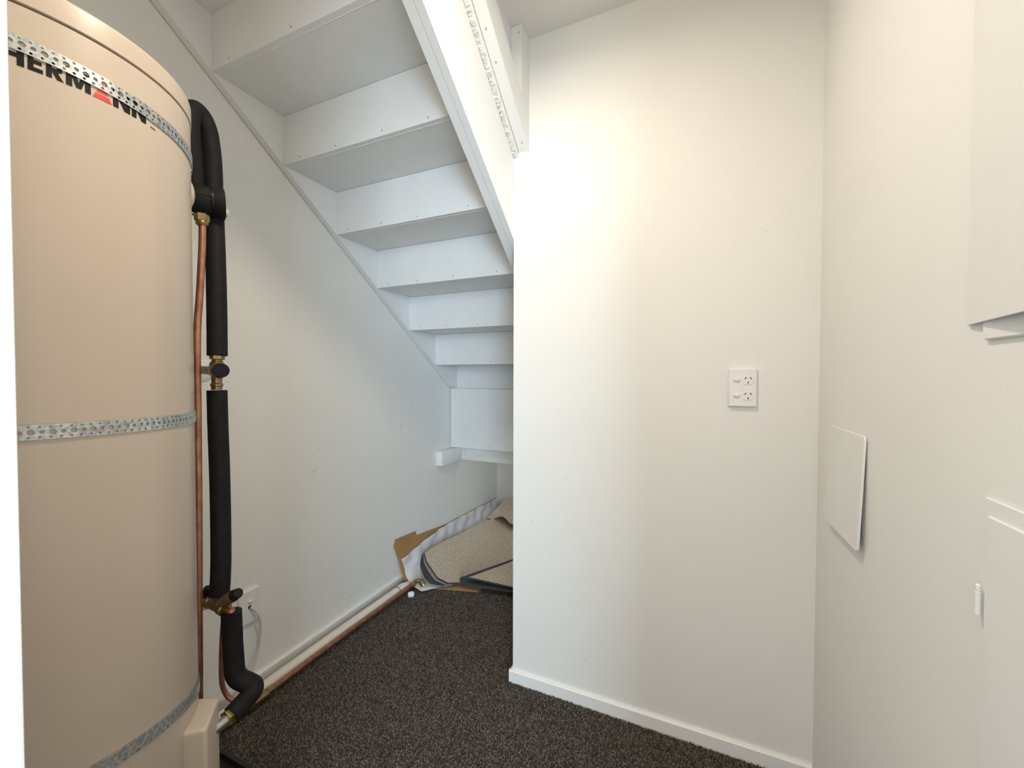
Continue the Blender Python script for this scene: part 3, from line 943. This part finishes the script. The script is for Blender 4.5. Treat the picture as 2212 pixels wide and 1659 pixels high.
eX = [(0, -1.4150), (.13, -1.418), (.33, -1.408), (.65, -1.385), (1, -1.34)]
eZ = [(0, .150), (.13, .147), (.33, .130), (.65, .104), (1, .080)]
pA = [(0, 0.0, 1.0), (.09, .0193, .68), (.2, .064, .39), (.34, .120, .19), (.48, .188, .115), (.6, .245, .105), (1.0, .56, .105)]
def carpetA(u, v, dy=0.0, dn=0.0, lift=0.0):
    y = 1.925 + u * 1.12
    ex, ez = interp(eX, u), interp(eZ, u)
    x = ex + interp([(a_, b_) for a_, b_, c_ in pA], v)
    k = interp([(a_, c_) for a_, b_, c_ in pA], v)
    zb = .037
    z = zb + (ez - zb) * max(0, (k - .105) / .895) + lift
    front = interp([(0, .018), (.2, .0), (.34, -.025), (.5, -.035), (.62, .0), (1, .12)], v) * (1 - u)
    return (x + dn, y + front + dy * (1 - u), z + .0015 * math.sin(13 * u + 4 * v))
o = sheet('carpet_offcut', cgrid(lambda u, v: carpetA(u, v), 30, 40), .009, [M_back, M_pile, M_pile])
tag(o, 'beige backed carpet offcut lying upside down on top of the pile', 'carpet offcut', 'carpet offcuts')
def carpetA2(u, v):
    p = carpetA(u, v * .56, -.062 * math.sin(math.pi * min(1, v ** .85)), -.012, -.011)
    return (p[0] - .004, p[1], p[2] - .002)
o = sheet('carpet_offcut', cgrid(carpetA2, 24, 26), .0045, [M_pile, M_backedge, M_backedge])
tag(o, 'dark grey carpet offcut peeping out beneath the beige backed piece', 'carpet offcut', 'carpet offcuts')

def carpetA3(u, v):
    p = carpetA(u, v * .56, -.017 * math.sin(math.pi * min(1, v ** .85)), -.006, -.0095)
    return (p[0] - .002, p[1], p[2] - .001)
bl_ = sheet('backing_layer', cgrid(carpetA3, 20, 26), .0012, [M_backedge, M_backedge, M_backedge])
bl_.parent = o

# folded piece to the right: fold along its left edge, open ends towards the doorway
fa = Vector((-1.125, 1.905, 0))
fd = Vector((.150, .300, 0)).normalized()
fn_ = Vector((1.0, .13, 0))
def fold(u, v):
    # u along the fold, v around: bottom right -> fold -> top right
    hh_ = .023 - .004 * u
    bx_ = fa.x + fd.x * u * .62
    Lr = min(.34, (-.665 - bx_) / fn_.x)
    if v < .4:
        s, zz = Lr * (1 - v / .4), .0
        a_ = None
    elif v < .6:
        t = (v - .4) / .2
        a_ = -math.pi / 2 - math.pi * t
        s, zz = hh_ * math.cos(a_), hh_ + hh_ * math.sin(a_)
    else:
        s, zz = Lr * (v - .6) / .4, 2 * hh_
        zz -= .015 * min(1, s / .25) ** 1.5
    base = fa + fd * (u * .62) + fn_ * s
    skew = 0.0
    w_ = .003 * math.sin(40 * s + 3) * (1 - u)
    return (base.x + fd.x * skew, base.y + fd.y * skew - w_, .040 + zz + w_ * .5)
o = sheet('carpet_offcut', cgrid(fold, 24, 44), .008, [M_back, M_pile, M_pile])
tag(o, 'folded carpet offcut with dark pile inside its open loop on the carpet', 'carpet offcut', 'carpet offcuts')
# fuzzy fold edge and tuft ends
bm = bmesh.new()
for i in range(2600):
    t = rnd.random()
    if i % 3 == 0:
        p = Vector(fold(rnd.random() ** .7 * .5, .46 + .08 * rnd.random()))
    elif i % 3 == 1:
        p = Vector(fold(0, rnd.random()))
    else:
        p = Vector(carpetA(0, rnd.random() * .62)) - Vector((0, 0, rnd.random() * .007))
    d = Vector((rnd.uniform(-1, .4), rnd.uniform(-1, .1), rnd.uniform(-.2, .9))).normalized() * rnd.uniform(.002, .006)
    s_ = Vector((rnd.uniform(-1, 1), rnd.uniform(-1, 1), rnd.uniform(-1, 1))).normalized() * .0011
    s2 = d.cross(s_).normalized() * .0009
    vs = [bm.verts.new(p + s_), bm.verts.new(p - s_), bm.verts.new(p + s2), bm.verts.new(p + d)]
    for f in ((0, 1, 3), (1, 2, 3), (2, 0, 3), (0, 2, 1)):
        bm.faces.new([vs[k] for k in f])
for i in range(23):
    for j in range(18, 27):
        o.data.polygons[2 * (i * 43 + j)].material_index = 2
fz = bm_obj('loose_tufts', bm, M_pile, o)
fz['kind'] = 'stuff'
# rolled piece at the very back of the recess
def roll(u, v):
    z_ = .096 + .072 * u ** 1.5 * max(0.0, 1 - v * 1.25) + .010 * math.sin(3 + 9 * v)
    return (-1.425 + .24 * v + .02 * u, 2.74 + .31 * u + .03 * math.sin(4 * v), z_ + .012 * (1 - abs(2 * v - 1)))
o = sheet('carpet_offcut', cgrid(roll, 14, 24), .006, [M_back, M_pile, M_pile])
tag(o, 'crumpled carpet offcut at the dark back of the recess under the stairs', 'carpet offcut', 'carpet offcuts')

# ------------------------------------------------------------------ ceiling downlight (above the frame)
dl = empty('downlight', (LAMP[0], LAMP[1], ZC), 'round recessed ceiling downlight above the cupboard floor', 'lamp')
lathe('trim_ring', Vector((LAMP[0], LAMP[1], ZC - .0004)), Vector((LAMP[0], LAMP[1], 2.0)), [(0, .058), (.004, .058), (.010, .052), (.012, .050)], M_plastic, dl, 40)
M_lens = bpy.data.materials.new('lamp_lens')
M_lens.use_nodes = True
pb = M_lens.node_tree.nodes['Principled BSDF']
pb.inputs['Emission Color'].default_value = (1, .9, .74, 1)
pb.inputs['Emission Strength'].default_value = 6.0
lathe('lens', Vector((LAMP[0], LAMP[1], ZC - .0124)), Vector((LAMP[0], LAMP[1], 2.0)), [(0, .046), (.001, .046)], M_lens, dl, 40)
